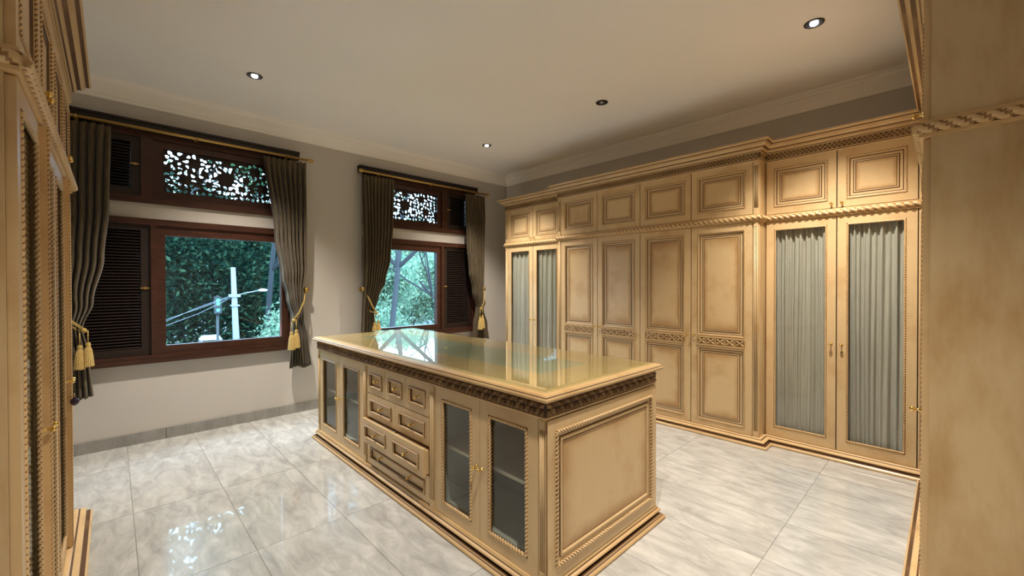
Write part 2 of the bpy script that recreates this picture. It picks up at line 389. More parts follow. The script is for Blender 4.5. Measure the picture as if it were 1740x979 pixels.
# ------------------------------------------------------------------ windows
def fret_mesh(Wd, H, seed, mirror):
    """pierced wood: a plate with teardrop and petal holes round carved medallions, outlined by marching squares"""
    rnd = random.Random(seed); holes = []
    meds = [(Wd*.50, H*.50, .075), (Wd*.17, H*.36, .05), (Wd*.83, H*.36, .05), (Wd*.24, H*.78, .05), (Wd*.76, H*.78, .05), (Wd*.5, H*.90, .045), (Wd*.36, H*.3, .03), (Wd*.64, H*.3, .03)]
    for cx, cz, r in meds:
        n = 11 if r > .06 else 8
        for k in range(n):
            a = 2*PI*k/n+rnd.uniform(-.1, .1); rr = r+.022
            hx, hz = cx+rr*math.cos(a), cz+rr*math.sin(a)
            holes.append((hx, hz, a+rnd.uniform(-.3, .3)+(PI/2 if k % 2 else 0), rnd.uniform(.019, .030), rnd.uniform(.010, .015)))
    tries = 0
    while tries < 2600:
        tries += 1
        hx, hz = rnd.uniform(.02, Wd*.5), rnd.uniform(.018, H-.018)
        if any(math.hypot(hx-c[0], hz-c[1]) < c[2]+.03 for c in meds): continue
        a_, b2 = rnd.uniform(.016, .031), rnd.uniform(.010, .017)
        if any(math.hypot(hx-h[0], hz-h[1]) < (a_+h[3])*.82+.004 for h in holes): continue
        an = rnd.uniform(0, PI)
        holes.append((hx, hz, an, a_, b2)); holes.append((Wd-hx, hz, PI-an, a_, b2))
    st = .0055; nx, nz = int(Wd/st)+1, int(H/st)+1
    sx, sz = Wd/(nx-1), H/(nz-1)
    F = [[1.0]*nz for _ in range(nx)]
    for hx, hz, an, a_, b2 in holes:
        if hx < .012 or hx > Wd-.012 or hz < .012 or hz > H-.012: continue
        ca, sa = math.cos(an), math.sin(an); R = a_*1.8
        for ix in range(max(1, int((hx-R)/sx)), min(nx-1, int((hx+R)/sx)+2)):
            for iz in range(max(1, int((hz-R)/sz)), min(nz-1, int((hz+R)/sz)+2)):
                dx, dz = ix*sx-hx, iz*sz-hz
                u_, v_ = dx*ca+dz*sa, -dx*sa+dz*ca
                v_ += 9*u_*u_                      # bent
                t = b2*(1-.55*u_/a_)               # teardrop
                val = (u_/a_)**2+(v_/max(t, .003))**2-1
                if abs(u_) > a_: val = max(val, .3)
                F[ix][iz] = min(F[ix][iz], max(-1, min(1, val)))
    mb = MB(); vid = {}; vv = []; T = .016
    def vert(key, x, z):
        if key not in vid: vid[key] = len(vv)//2; vv.append((Wd-x if mirror else x, 0, z)); vv.append((Wd-x if mirror else x, T, z))
        return vid[key]
    ff = []
    for ix in range(nx-1):
        for iz in range(nz-1):
            cs = [(ix, iz), (ix+1, iz), (ix+1, iz+1), (ix, iz+1)]; fv = [F[c[0]][c[1]] for c in cs]
            if all(f <= 0 for f in fv): continue
            poly = []; cuts = []
            for k in range(4):
                a, b_ = cs[k], cs[(k+1) % 4]; fa, fb = fv[k], fv[(k+1) % 4]
                if fa > 0: poly.append(vert(a, a[0]*sx, a[1]*sz))
                if (fa > 0) != (fb > 0):
                    t = fa/(fa-fb); key = (min(a, b_), max(a, b_))
                    p = vert(key, (a[0]+(b_[0]-a[0])*t)*sx, (a[1]+(b_[1]-a[1])*t)*sz)
                    poly.append(p); cuts.append((p, fa > 0))
            if len(poly) >= 3:
                ff.append(tuple(2*p for p in poly)); ff.append(tuple(2*p+1 for p in reversed(poly)))
            if len(cuts) == 2:
                a, b_ = cuts[0][0], cuts[1][0]; ff.append((2*a, 2*b_, 2*b_+1, 2*a+1))
    mb.add(vv, ff, 0)
    for cx, cz, r in meds:     # carved rosette bosses
        mb.lathe([(r*.9, 0), (r*.85, .003), (r*.45, .002), (r*.3, .005), (.002, .006)], (Wd-cx if mirror else cx, 0, cz), 'y', 12)
    return mb
def window(idx, mirror):
    """local x: 0 = louvre side outer edge, 1.83 = glass side; mirrored for the second window"""
    Wt = 1.83
    root = tag(empty('window_%d' % idx, ((-.33 if not mirror else 3.895+.33), YW, 0)), ('dark wooden window left of the wall, louvre on its left side', 'dark wooden window near the wardrobe, louvre on its right side')[mirror], kind='structure')
    def X(a, b): return (a, b) if not mirror else (-b, -a)
    def bx(b, x0, x1, *r): b.box(*X(x0, x1), *r)
    def frame_u(b):     # upper light: outer frame and mullion
        bx(b, .0, Wt+.03, -.03, .12, 2.28, 2.345); bx(b, .0, Wt+.03, -.03, .12, 2.90, 2.955)
        bx(b, .0, .06, -.03, .12, 2.345, 2.90); bx(b, Wt-.03, Wt+.03, -.03, .12, 2.345, 2.90); bx(b, .535, .63, -.03, .12, 2.345, 2.90)
    part('upper_frame', frame_u, M_WOOD, root)
    def frame_l(b):
        bx(b, .0, Wt+.03, -.03, .12, 2.075, 2.135); bx(b, .0, .06, -.03, .12, .83, 2.075); bx(b, Wt-.03, Wt+.03, -.03, .12, .83, 2.075)
        bx(b, .60, .645, -.03, .12, .83, 2.075)
    part('lower_frame', frame_l, M_WOOD, root)
    part('window_sill', lambda b: (bx(b, -.01, Wt+.04, -.055, .12, .755, .80), bx(b, 0, Wt+.03, -.04, .12, .80, .83)), M_WOOD, root)
    part('pelmet_board', lambda b: (bx(b, -.02, Wt+.087, -.075, .0, 2.955, 3.035), bx(b, -.02, Wt+.087, -.09, 0, 3.02, 3.04)), M_WOODD, root)
    # sash with the picture pane
    def sash(b):
        bx(b, .645, .71, -.008, .07, .83, 2.075); bx(b, 1.735, Wt-.03, -.008, .07, .83, 2.075)
        bx(b, .71, 1.735, -.008, .07, .83, .91); bx(b, .71, 1.735, -.008, .07, 1.985, 2.075)
    s = part('sash', sash, M_WOOD, root)
    part('pane', lambda b: bx(b, .71, 1.735, .045, .051, .91, 1.985), M_PANE, s)
    # louvred casements
    for z0, z1, xr, nm, lead in ((.83, 2.075, .60, 'louvre_casement', .075), (2.345, 2.90, .535, 'louvre_casement', .07)):
        def cas(b, z0=z0, z1=z1, xr=xr):
            bx(b, .06, .13, .0, .06, z0, z1); bx(b, xr-.07, xr, .0, .06, z0, z1); bx(b, .13, xr-.07, .0, .06, z0, z0+.07); bx(b, .13, xr-.07, .0, .06, z1-.055, z1)
            bx(b, .13, xr-.07, .065, .072, z0+.07, z1-.055)
        c = part(nm, cas, M_WOODD, root)
        def slats(b, z0=z0, z1=z1, xr=xr):
            z = z0+.075
            while z < z1-.075:
                xa, xb = X(.13, xr-.07)
                b.add([(xa,.008,z),(xb,.008,z),(xb,.05,z+.026),(xa,.05,z+.026),(xa,.008,z+.006),(xb,.008,z+.006),(xb,.05,z+.032),(xa,.05,z+.032)],
                      [(0,3,2,1),(4,5,6,7),(0,1,5,4),(1,2,6,5),(2,3,7,6),(3,0,4,7)])
                z += .028
        tag(part('louvre_slats', slats, M_WOODD, c), kind='stuff')
        zc = (z0+z1)/2+.02
        part('latch', lambda b, zc=zc, xr=xr: (bx(b, xr-.075, xr-.01, -.018, -.010, zc-.006, zc+.006), bx(b, xr-.045, xr-.03, -.012, .0, zc-.012, zc+.012)), M_ROD, c)
    # fretwork in the upper light
    def fs(b):
        bx(b, .63, .70, .0, .07, 2.345, 2.90); bx(b, 1.735, Wt-.03, .0, .07, 2.345, 2.90); bx(b, .70, 1.735, .0, .07, 2.345, 2.415); bx(b, .70, 1.735, .0, .07, 2.835, 2.90)
    f = part('fretwork_frame', fs, M_WOOD, root)
    fm = fret_mesh(1.035, .42, 3+idx, mirror).mesh('fretwork', [M_WOODD])
    o = bpy.data.objects.new('fretwork', fm); COL.objects.link(o); o.parent = f
    o.location = (.70 if not mirror else -1.735, .03, 2.415)
    part('pane', lambda b: bx(b, .70, 1.735, .055, .059, 2.415, 2.835), M_PANE, f)
    return root
window(1, False); window(2, True)

# curtain rods
def rod(x0, x1, lab):
    r = tag(empty('curtain_rod', ((x0+x1)/2, YW-.12, 2.955)), lab, 'curtain rod', 'brass rods over the windows')
    h = (x1-x0)/2
    part('pole', lambda b: b.tube([(-h, 0, 0), (h, 0, 0)], .014, 12), M_ROD, r)
    for sgn in (-1, 1):
        part('finial', lambda b: b.lathe([(.010, 0), (.020, .006), (.012, .014), (.022, .026), (.028, .042), (.022, .06), (.008, .072)], (0,0,0), 'x', 12), M_ROD, r, (sgn*h, 0, 0), 'finial', 0 if sgn > 0 else PI)
    for t in (-.8, 0, .8):
        part('bracket', lambda b: (b.box(-.008, .008, 0, .045, -.008, .008), b.lathe([(.019, 0), (.019, .012)], (-.006, 0, 0), 'x', 12), b.box(-.014, .014, .030, .045, -.02, .02)), M_ROD, r, (t*h, 0, 0), 'rodbracket')
    return r
rod(-.42, 1.655, 'brass curtain rod with ball finial above the window beside the left cabinet')
rod(2.345, 4.38, 'brass curtain rod with ball finials above the window nearest the wardrobe')

# curtains: edges given by height, pleats sewn at the top, gathered by the tieback
def curtain(lab, left, right, z0, yb, folds, seed):
    rnd = random.Random(seed); ph = [rnd.uniform(-.5, .5) for _ in range(40)]; am = [rnd.uniform(.65, 1.25) for _ in range(40)]
    ztop = 2.925; nz, nu = 70, folds*14
    xo = (left[-1][1]+right[-1][1])/2
    def mk(b):
        vv, ff = [], []
        for i in range(nz+1):
            z = z0+(ztop-z0)*i/nz
            xl, xr = lerp_tab(left, z), lerp_tab(right, z); wd = xr-xl
            depth = .040*min(1.0, .35+.65*min(1, (ztop-z)/.35))*(1.0 if wd > .28 else .85)
            if ztop-z < .10: depth *= .55
            for k in range(nu+1):
                u = k/nu; q = u*folds; j = int(min(q, folds-1e-6))
                wob = .06*math.sin(3.1*z+ph[j]*6)
                s_ = math.sin(2*PI*(q+wob*.6))
                s_ = math.copysign(abs(s_)**.75, s_)
                yy = depth*am[j]*s_+.012*math.sin(5*u+2.2*z)
                xx = xl+wd*(u+.012*math.sin(2*PI*q+1.2))
                zz = z-(.012*math.sin(9*u+seed) if i == 0 else 0)-(.02*abs(math.sin(PI*q)) if i == nz else 0)
                vv.append((xx-xo, yy, zz))
        for i in range(nz):
            for k in range(nu):
                a = i*(nu+1)+k; ff.append((a, a+1, a+nu+2, a+nu+1))
        b.add(vv, ff, 0, True)
    o = part('curtain', mk, M_DRAPE, None, (xo, YW-yb, 0))
    sm = o.modifiers.new('thickness', 'SOLIDIFY'); sm.thickness = .003
    return tag(o, lab, 'curtain', 'olive brown window curtains')
curtain('olive brown curtain partly hidden behind the left glazed cabinet', [(.5, -.40), (.9, -.36), (1.13, -.34), (1.6, -.42), (2.93, -.42)], [(.5, -.125), (.9, -.15), (1.13, -.185), (1.35, -.12), (1.75, -.05), (2.2, -.015), (2.93, 0)], .53, .13, 8, 1)
curtain('olive brown curtain between the two windows, at the far-left window\'s right side', [(.5, 1.455), (.85, 1.47), (1.13, 1.475), (1.35, 1.425), (1.6, 1.37), (2.05, 1.305), (2.93, 1.205)], [(.5, 1.685), (.85, 1.65), (1.13, 1.60), (1.4, 1.60), (1.7, 1.635), (2.93, 1.635)], .555, .13, 8, 2)
curtain('olive brown curtain rising just behind the island, left side of the second window', [(.5, 2.295), (.9, 2.305), (1.13, 2.315), (1.5, 2.325), (2.93, 2.315)], [(.5, 2.52), (.9, 2.50), (1.13, 2.455), (1.32, 2.52), (1.55, 2.62), (1.85, 2.69), (2.3, 2.725), (2.93, 2.745)], .555, .13, 9, 3)
curtain('olive brown curtain at the room corner, nearest the wardrobe', [(.5, 4.09), (.85, 4.13), (1.13, 4.18), (1.4, 4.10), (1.7, 4.03), (2.1, 3.985), (2.93, 3.97)], [(.5, 4.43), (.85, 4.39), (1.13, 4.30), (1.4, 4.315), (1.8, 4.33), (2.93, 4.335)], .555, .13, 8, 4)

# tiebacks with tassels, and the wall hooks they hang on
def tieback(lab, hook, knot, side):
    """hook = (x, z) on the wall, knot = (x, z) at the front of the gathered cloth"""
    r = tag(empty('curtain_tieback', (knot[0], YW-.205, knot[1])), lab, 'tieback', 'gold tasselled tiebacks')
    hx, hz = hook[0]-knot[0], hook[1]-knot[1]
    def cord(b):
        for dz in (0, .014):
            pts = [(0, 0, dz), (hx*.35, .0, hz*.22+dz), (hx*.75, .03, hz*.62+dz), (hx, .125, hz+dz*.5)]
            b.tube(pts, .006, 6)
        pts = [(0, 0, 0), (-side*.05, .02, .01), (-side*.085, .075, .05), (-side*.03, .155, .12), (hx*.6, .165, hz*.6), (hx, .14, hz)]
        b.tube(pts, .006, 6)
        b.lathe([(.004, -.022), (.017, -.014), (.02, 0), (.015, .014), (.004, .022)], (0,0,0), 'z', 10)
    part('cord', cord, M_CORD, r)
    for dx, dz in ((-.026, -.018), (.024, 0)):
        t = part('tassel', lambda b: (b.tube([(0,0,0), (0,-.004,-.05), (0,0,-.10)], .0045, 6), b.lathe([(.006, -.10), (.016, -.11), (.019, -.125), (.014, -.14), (.017, -.146)], (0,0,0), 'z', 10)), M_CORD, r, (dx, -.012, dz), 'tassel')
        def fr(b):
            seg = 40; prof = [(.015, -.14), (.024, -.17), (.030, -.22), (.036, -.30)]
            vv, ff = [], []
            for rr, h in prof:
                for k in range(seg):
                    a = 2*PI*k/seg; q = rr*(1+.10*(k % 2)); vv.append((q*math.cos(a), q*math.sin(a), h-(.006*(k % 3) if h < -.29 else 0)))
            for i in range(3):
                for k in range(seg):
                    k2 = (k+1) % seg; ff.append((i*seg+k, i*seg+k2, (i+1)*seg+k2, (i+1)*seg+k))
            ff.append(tuple(range(3*seg, 4*seg))); b.add(vv, ff)
        part('fringe', fr, M_TASSEL, t, (0,0,0), 'fringe')
    h = tag(part('tieback_hook', lambda b: b.lathe([(.024, 0), (.024, .006), (.009, .012), (.009, .075), (.02, .082), (.033, .095), (.034, .112), (.022, .125), (.004, .13)], (0,0,0), 'y', 14), M_ROD, None, (hook[0], YW-.0005, hook[1])),
        'round brass wall hook holding ' + lab, 'hook', 'brass curtain hooks')
tieback('the gold tasselled tieback next to the left cabinet', (-.38, 1.44), (-.175, 1.115), 1)
tieback('the gold tasselled tieback left of the island end', (1.64, 1.44), (1.475, 1.10), -1)
tieback('the gold tasselled tieback hanging at the island\'s far glass edge', (2.335, 1.445), (2.455, 1.14), 1)
tieback('the gold tasselled tieback on the corner curtain by the wardrobe', (4.345, 1.43), (4.20, 1.12), -1)

# ------------------------------------------------------------------ cabinet making
def knob_fn(b): b.lathe([(.011, 0), (.011, .003), (.005, .006), (.004, .018), (.009, .023), (.0115, .029), (.009, .035), (.003, .038)], (0,0,0), 'y', 10)
def add_knob(door, x, z, scale=1.0):
    k = part('knob', knob_fn, M_BRASS, door, (x, 0, z), 'knob'); k.scale = (scale,)*3; return k
def add_keyhole(door, x, z):
    part('keyhole', lambda b: b.lathe([(.006, 0), (.006, .0015), (.001, .002)], (0,0,0), 'y', 8), M_KEYHOLE_GAPSHADE, door, (x, 0, z), 'keyhole')
T = .022
MOULD = [(0, 0, 1), (.006, .006, 1), (.009, .002, 0), (.020, .004, 1), (.027, .011, 0), (.044, .012, 1), (.051, .007, 0), (.059, .006, 1), (.067, .0125, 1)]
def stiles(b, w, h, holes):
    """frame of a door with rectangular openings stacked in it: holes = [(x0,x1,z0,z1)] sharing x0,x1"""
    x0, x1 = holes[0][0], holes[0][1]
    b.box(0, x0, 0, T, 0, h); b.box(x1, w, 0, T, 0, h)
    z = 0
    for hx in sorted(holes, key=lambda q: q[2]):
        b.box(x0, x1, 0, T, z, hx[2]); z = hx[3]
    b.box(x0, x1, 0, T, z, h)
def solid_door(root, x, z, w, h, panels, knobx=None, knobz=None, band=None):
    q = (round(w, 4), round(h, 4), tuple(panels), band)
    holes = [(p[0], p[1], p[2], p[3]) for p in panels]
    d = part('door', lambda b: stiles(b, w, h, holes), M_CREAM, root, (x, 0, z), ('sd',)+q)
    for i, p in enumerate(panels):
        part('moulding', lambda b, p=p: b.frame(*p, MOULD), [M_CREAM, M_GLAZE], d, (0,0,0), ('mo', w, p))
        part('rope_bead', lambda b, p=p: b.ropes_rect(p[0]+.006, p[1]-.006, p[2]+.006, p[3]-.006, .0, .0062, .018), [M_GILT, M_GLAZE], d, (0,0,0), ('rb', w, p))
        pw, ph = p[1]-p[0]-.128, p[3]-p[2]-.128
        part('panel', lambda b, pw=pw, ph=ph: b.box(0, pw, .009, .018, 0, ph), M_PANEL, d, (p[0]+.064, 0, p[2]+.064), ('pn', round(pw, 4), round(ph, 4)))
    if band:
        bx0, bx1, bz0, bz1 = band
        part('carved_band', lambda b: (b.box(bx0, bx1, -.002, .004, bz0, bz1, 1), b.box(bx0, bx1, -.008, .0, bz0, bz0+.010), b.box(bx0, bx1, -.008, .0, bz1-.010, bz1)), [M_GILT, M_CARVE], d, (0,0,0), ('cb',)+band)
        n = 5; s = (bx1-bx0)/n
        for k in range(n):
            part('carved_motif', lambda b: motif(b, s*.98, bz1-bz0-.022), [M_LATT, M_DARKCARVE], d, (bx0+s*(k+.5), -.002, (bz0+bz1)/2), ('motif', round(s, 4)))
    if knobx is not None: add_knob(d, knobx, knobz)
    return d
def motif(b, w, h):
    """four-petalled flower in a square of the carved band"""
    for k in range(4):
        a = PI/4+k*PI/2; ca, sa = math.cos(a), math.sin(a)
        L_ = .5*math.hypot(w, h)*.94; wd = min(w, h)*.20
        ux, uz = (w/2*(1 if ca > 0 else -1)), (h/2*(1 if sa > 0 else -1)); ln = math.hypot(ux, uz); dx, dz = ux/ln, uz/ln
        px, pz = -dz, dx
        b.add([(dx*.004, -.002, dz*.004), (dx*L_*.5+px*wd, -.001, dz*L_*.5+pz*wd), (dx*L_, -.001, dz*L_), (dx*L_*.5-px*wd, -.001, dz*L_*.5-pz*wd), (dx*L_*.5, -.010, dz*L_*.5)],
              [(0, 1, 4), (1, 2, 4), (2, 3, 4), (3, 0, 4)], 0)
    b.lathe([(.009, .001), (.008, .009), (.003, .012)], (0,0,0), 'y', 8, 0)
    for sx in (-1, 1):
        b.box(sx*w*.5-.003, sx*w*.5+.003, -.006, 0, -h/2, h/2, 0)
def glass_door(root, x, z, w, h, st, tr, br, knobx=None, knobz=None, sheer=False, rope_r=.0065, pitch=.02, by=.002):
    op = (st, w-st, br, h-tr)
    key = (round(w, 4), round(h, 4), st, tr, br)
    d = part('door', lambda b: stiles(b, w, h, [op]), M_CREAM, root, (x, 0, z), ('gd',)+key)
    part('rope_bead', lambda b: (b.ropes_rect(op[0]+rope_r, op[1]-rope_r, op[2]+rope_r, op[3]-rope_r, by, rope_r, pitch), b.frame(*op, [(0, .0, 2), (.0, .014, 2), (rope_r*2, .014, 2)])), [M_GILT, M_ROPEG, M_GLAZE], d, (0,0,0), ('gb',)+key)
    part('glass_pane', lambda b: b.box(op[0], op[1], .014, .018, op[2], op[3]), M_CABGLASS, d, (0,0,0), ('gp',)+key)
    if sheer:
        def sh(b):
            rnd = random.Random(int(w*1000)); nf = 11; nu, nz = nf*12, 14; vv, ff = [], []
            xa, xb, za, zb = op[0]-.01, op[1]+.01, op[2]-.015, op[3]+.015
            phs = [rnd.uniform(0, 6.28) for _ in range(3)]
            for i in range(nz+1):
                t = i/nz
                for k in range(nu+1):
                    u_ = k/nu
                    s_ = math.sin(2*PI*nf*u_+2.6*math.sin(6*u_+phs[0])+.9*math.sin(2.2*t+phs[1]+5*u_))+.8*math.sin(2*PI*nf*.41*u_+phs[2]+1.1*t)
                    vv.append((xa+(xb-xa)*(u_+.004*math.sin(4*t+9*u_)), .046+.0125*s_, za+(zb-za)*t))
            for i in range(nz):
                for k in range(nu):
                    a = i*(nu+1)+k; ff.append((a, a+1, a+nu+2, a+nu+1))
            b.add(vv, ff, 0, True)
        part('door_curtain', sh, M_SHEER, d, (0,0,0), ('sheer',)+key)
    if knobx is not None: add_knob(d, knobx, knobz)
    return d
ZB, ZLD, ZRP, ZUD, ZLT0, ZLT1, ZTOP = .075, 2.078, 2.112, 2.148, 2.652, 2.722, 2.815
CORN = [(0, ZUD+.49, 0), (.006, ZUD+.497, 1), (.006, ZLT0, 0), (.012, ZLT0, 0), (.012, ZLT0+.006, 1), (.004, ZLT0+.008, 1), (.004, ZLT1-.008, 0), (.014, ZLT1-.006, 0), (.014, ZLT1, 1), (.022, ZLT1+.004, 0), (.030, ZLT1+.012, 0), (.034, ZLT1+.028, 1), (.052, ZLT1+.032, 0), (.066, ZLT1+.048, 0), (.072, ZLT1+.066, 1), (.088, ZLT1+.070, 0), (.096, ZLT1+.080, 0), (.094, ZTOP, 0), (0, ZTOP, 0)]
PLIN = [(0, 0, 0), (.078, 0, 0), (.084, .008, 0), (.083, .018, 0), (.074, .027, 1), (.052, .030, 1), (.050, .040, 1), (.052, .043, 0), (.056, .050, 0), (.052, .057, 0), (.030, .064, 1), (.022, .069, 0), (.012, .075, 0), (0, .075, 0)]
def lattice(b, x0, x1, z0, z1, y, front=True):
    h = z1-z0; s = h*.66; x = x0
    while x+h <= x1+1e-6:
        for (a, c) in (((x, z0), (x+h, z1)), ((x+h, z0), (x, z1))):
            hw = .0042
            b.add([(a[0]-hw, y, a[1]), (a[0]+hw, y, a[1]), (c[0]+hw, y, c[1]), (c[0]-hw, y, c[1]), (a[0]-hw, y-.005, a[1]), (a[0]+hw, y-.005, a[1]), (c[0]+hw, y-.005, c[1]), (c[0]-hw, y-.005, c[1])],
                  [(4, 5, 6, 7), (0, 1, 5, 4), (1, 2, 6, 5), (2, 3, 7, 6), (3, 0, 4, 7)], 0)
        x += s
def pilaster_fn(w, z0, z1, two=True):
    def f(b):
        b.box(0, w, 0, T, z0, z1, 0)
        b.box(w*.12, w*.88, -.006, 0, z0, z0+.055, 0); b.box(w*.12, w*.88, -.006, 0, z1-.045, z1, 0)
        b.box(w*.14, w*.86, -.001, 0, z0+.055, z1-.045, 1)
        for c in (.26, .5, .74):
            b.tube([(w*c, -.002, z0+.056), (w*c, -.002, z1-.046)], w*.085, 6, 0)
    return f
def end_panel(b, dep, x, sgn): pass
def wardrobe(name, lab, loc, rotz, w, dep, doors, pil=(), kinds='solid', returns=(True, True), cat='wardrobe', group=None, cut=(0, 0), knob_up=True, rdep=None):
    """local x = along the front (left to right seen from the front), y = into the wardrobe, front of the doors at y=0"""
    r = tag(empty(name, loc, rotz), lab, cat, group); rd = rdep or dep
    def carcass(b):
        b.box(0, .02, T, dep, ZB, ZLT1, 1); b.box(w-.02, w, T, dep, ZB, ZLT1, 1)
        b.box(.02, w-.02, dep-.012, dep, ZB, ZLT1, 2)
        b.box(.02, w-.02, T+.001, dep-.012, ZB, ZB+.02, 2); b.box(.02, w-.02, T+.001, dep-.012, ZLD, ZUD, 0); b.box(.02, w-.02, T+.001, dep-.012, ZLT0-.02, ZLT0, 0)
        b.box(0, w, .004, T, ZLD+.002, ZUD-.002, 0); b.box(0, w, .004, T, ZUD+.494, ZLT1, 0)
        for xs_ in sorted({q for dd in doors for q in dd[:2]}):
            b.box(max(0, xs_-.012), min(w, xs_+.012), T+.0005, T+.006, ZB+.01, ZLD-.002, 3); b.box(max(0, xs_-.012), min(w, xs_+.012), T+.0005, T+.006, ZUD+.002, ZUD+.49, 3)  # dark strips added behind the door gaps to paint their shade
        if kinds == 'glass_open':
            for z in (.55, 1.05, 1.58): b.box(.02, w-.02, .05, dep-.012, z, z+.02, 2)
    part('carcass', carcass, [M_CREAM, M_SIDE, M_INSIDE, M_KEYHOLE_GAPSHADE], r)
    pth = [(0, rd)] if returns[0] else []
    pth += [(0+cut[0], 0), (w-cut[1], 0)]
    if returns[1]: pth.append((w, rd))
    part('plinth', lambda b: b.sweep(pth, PLIN), [M_GILT, M_GLAZE], r)
    part('cornice', lambda b: (b.sweep(pth, CORN), b.box(0, w, .02, dep, ZLT1, ZTOP-.004, 0)), [M_CREAM, M_GLAZE], r)
    def lat(b):
        lattice(b, .006+cut[0], w-.006-cut[1], ZLT0+.010, ZLT1-.010, -.004)
        for on, M in ((returns[0], Matrix.Translation((0, rd, 0)) @ Matrix.Rotation(-PI/2, 4, 'Z')), (returns[1], Matrix.Translation((w, 0, 0)) @ Matrix.Rotation(PI/2, 4, 'Z'))):
            if on: b.M = M; lattice(b, .004, rd-.004, ZLT0+.010, ZLT1-.010, -.004); b.M = None
    part('lattice_frieze', lat, [M_LATT], r)
    def rp(b):
        a0 = 0 if not returns[0] else -.016; a1 = w if not returns[1] else w+.016
        b.rope((a0+cut[0], -.012, ZRP), (a1-cut[1], -.012, ZRP), .019, .048, (0, 1), 9, 8)
        for zz in (ZRP-.026, ZRP+.026): b.box(cut[0], w-cut[1], -.010, T, zz-.007, zz+.007, 0)
        if returns[0]:
            b.rope((-.012, -.016, ZRP), (-.012, rd, ZRP), .019, .048, (0, 1), 9, 8)
            for zz in (ZRP-.026, ZRP+.026): b.box(-.010, .0, -.010, rd, zz-.007, zz+.007, 0)
        if returns[1]:
            b.rope((w+.012, -.016, ZRP), (w+.012, rd, ZRP), .019, .048, (0, 1), 9, 8)
            for zz in (ZRP-.026, ZRP+.026): b.box(w, w+.010, -.010, rd, zz-.007, zz+.007, 0)
    part('rope_moulding', rp, [M_GILT, M_ROPEG], r)
    for px, pw in pil:
        pf = pilaster_fn(pw, ZB, ZLD); pu = pilaster_fn(pw, ZUD, ZUD+.494)
        part('pilaster', pf, [M_CREAM, M_GLAZE], r, (px, 0, 0), ('pl', round(pw, 4))); part('pilaster', pu, [M_CREAM, M_GLAZE], r, (px, 0, 0), ('pu', round(pw, 4)))
    for (x0, x1, kside) in doors:
        g = .004; x, wd = x0+g, round(x1-x0-2*g, 4); h = round(ZLD-ZB-.006, 4); hu = .488
        kx = (.032 if kside < 0 else wd-.032) if kside else None
        if kinds == 'solid':
            b_ = .062
            d = solid_door(r, x, ZB+.003, wd, h, [(b_, wd-b_, .085-.03, .80), (b_, wd-b_, .905, h-.062)], kx, .905, band=(b_, wd-b_, .808, .897))
            if kside < 0: add_keyhole(d, .032, .84)
        else:
            d = glass_door(r, x, ZB+.003, wd, h, .062, .066, .085, kx, .905, sheer=(kinds == 'glass_sheer'), rope_r=.0075)
            if kinds == 'glass_open' and kside < 0:
                part('astragal', lambda b: (b.box(-.014, .014, -.018, 0, 0, h), b.rope((0, -.019, 0), (0, -.019, h), .006, .018)), [M_GILT, M_ROPEG], d, (.002, 0, 0), ('astr', h))
            if kside < 0: add_keyhole(d, .032, .84)
        solid_door(r, x, ZUD+.003, wd, hu, [(.058, wd-.058, .062, hu-.066)], kx if knob_up else None, .035)
    return r
RX, CX = 4.47, 4.31
# right wall, seen left to right: far glazed unit, solid centre unit, near glazed unit
wardrobe('wardrobe', 'narrow cream wardrobe with two curtained glass doors, in the far corner beyond the island', (RX, 4.81, 0), -PI/2, 4.81-3.614, XR_-RX-.002,
         [(.05, .585, 1), (.585, 1.12, -1)], pil=[(0, .05)], kinds='glass_sheer', returns=(True, False), group='cream wardrobes along the right wall')
wardrobe('wardrobe', 'wide cream wardrobe with four solid panelled doors and carved bands, middle of the row', (CX, 3.612, 0), -PI/2, 3.612-1.205, XR_-CX-.002,
         [(.054, .629, 1), (.629, 1.2035, -1), (1.2035, 1.778, 1), (1.778, 2.353, -1)], pil=[(.003, .05), (2.354, .05)], kinds='solid', group='cream wardrobes along the right wall', knob_up=False, rdep=RX-CX-.002)
wardrobe('wardrobe', 'cream wardrobe with two large grey curtained glass doors, right of the solid doors', (RX, 1.203, 0), -PI/2, 1.203-.078, XR_-RX-.002,
         [(.01, .543, 1), (.543, 1.043, -1)], pil=[(1.046, .078)], kinds='glass_sheer', returns=(False, False), group='cream wardrobes along the right wall')
# cabinet beside the camera on the left wall
wardrobe('display_cabinet', 'tall cream cabinet with clear glass doors at the left edge', (-.185, 1.75, 0), PI/2, 2.07, -.185-XL-.002,
         [(.02, .52, 1), (.52, 1.035, -1), (1.035, 1.55, 1), (1.55, 2.05, -1)], kinds='glass_open', cat='cabinet')
# cabinet on the entrance wall, seen end-on at the right edge
wardrobe('tall_cabinet', 'tall cream cabinet seen end-on at the right edge, rope moulding round its side', (4.36, .072, 0), PI, 4.36-2.33, .072-YN-.002,
         [(.02, .52, -1), (.52, 1.02, 1), (1.02, 1.52, -1), (1.52, 2.01, 1)], kinds='glass_open', returns=(False, True), cat='cabinet', cut=(.0, 0))
# key with a dark bead in the left cabinet's lock
ky = tag(empty('key', (-.185+.002, 3.27, .905)), 'small key with a dark purple bead hanging in the left cabinet door', 'key')
part('key_shank', lambda b: (b.lathe([(.003, 0), (.003, .03)], (0,0,0), 'x', 6), b.lathe([(.010, .03), (.010, .034)], (0,0,0), 'x', 10)), M_ROD, ky)
part('bead', lambda b: (b.lathe([(.003, 0), (.014, -.008), (.02, -.022), (.014, -.036), (.003, -.044)], (.033, 0, -.012), 'z', 12)), M_FOB, ky)

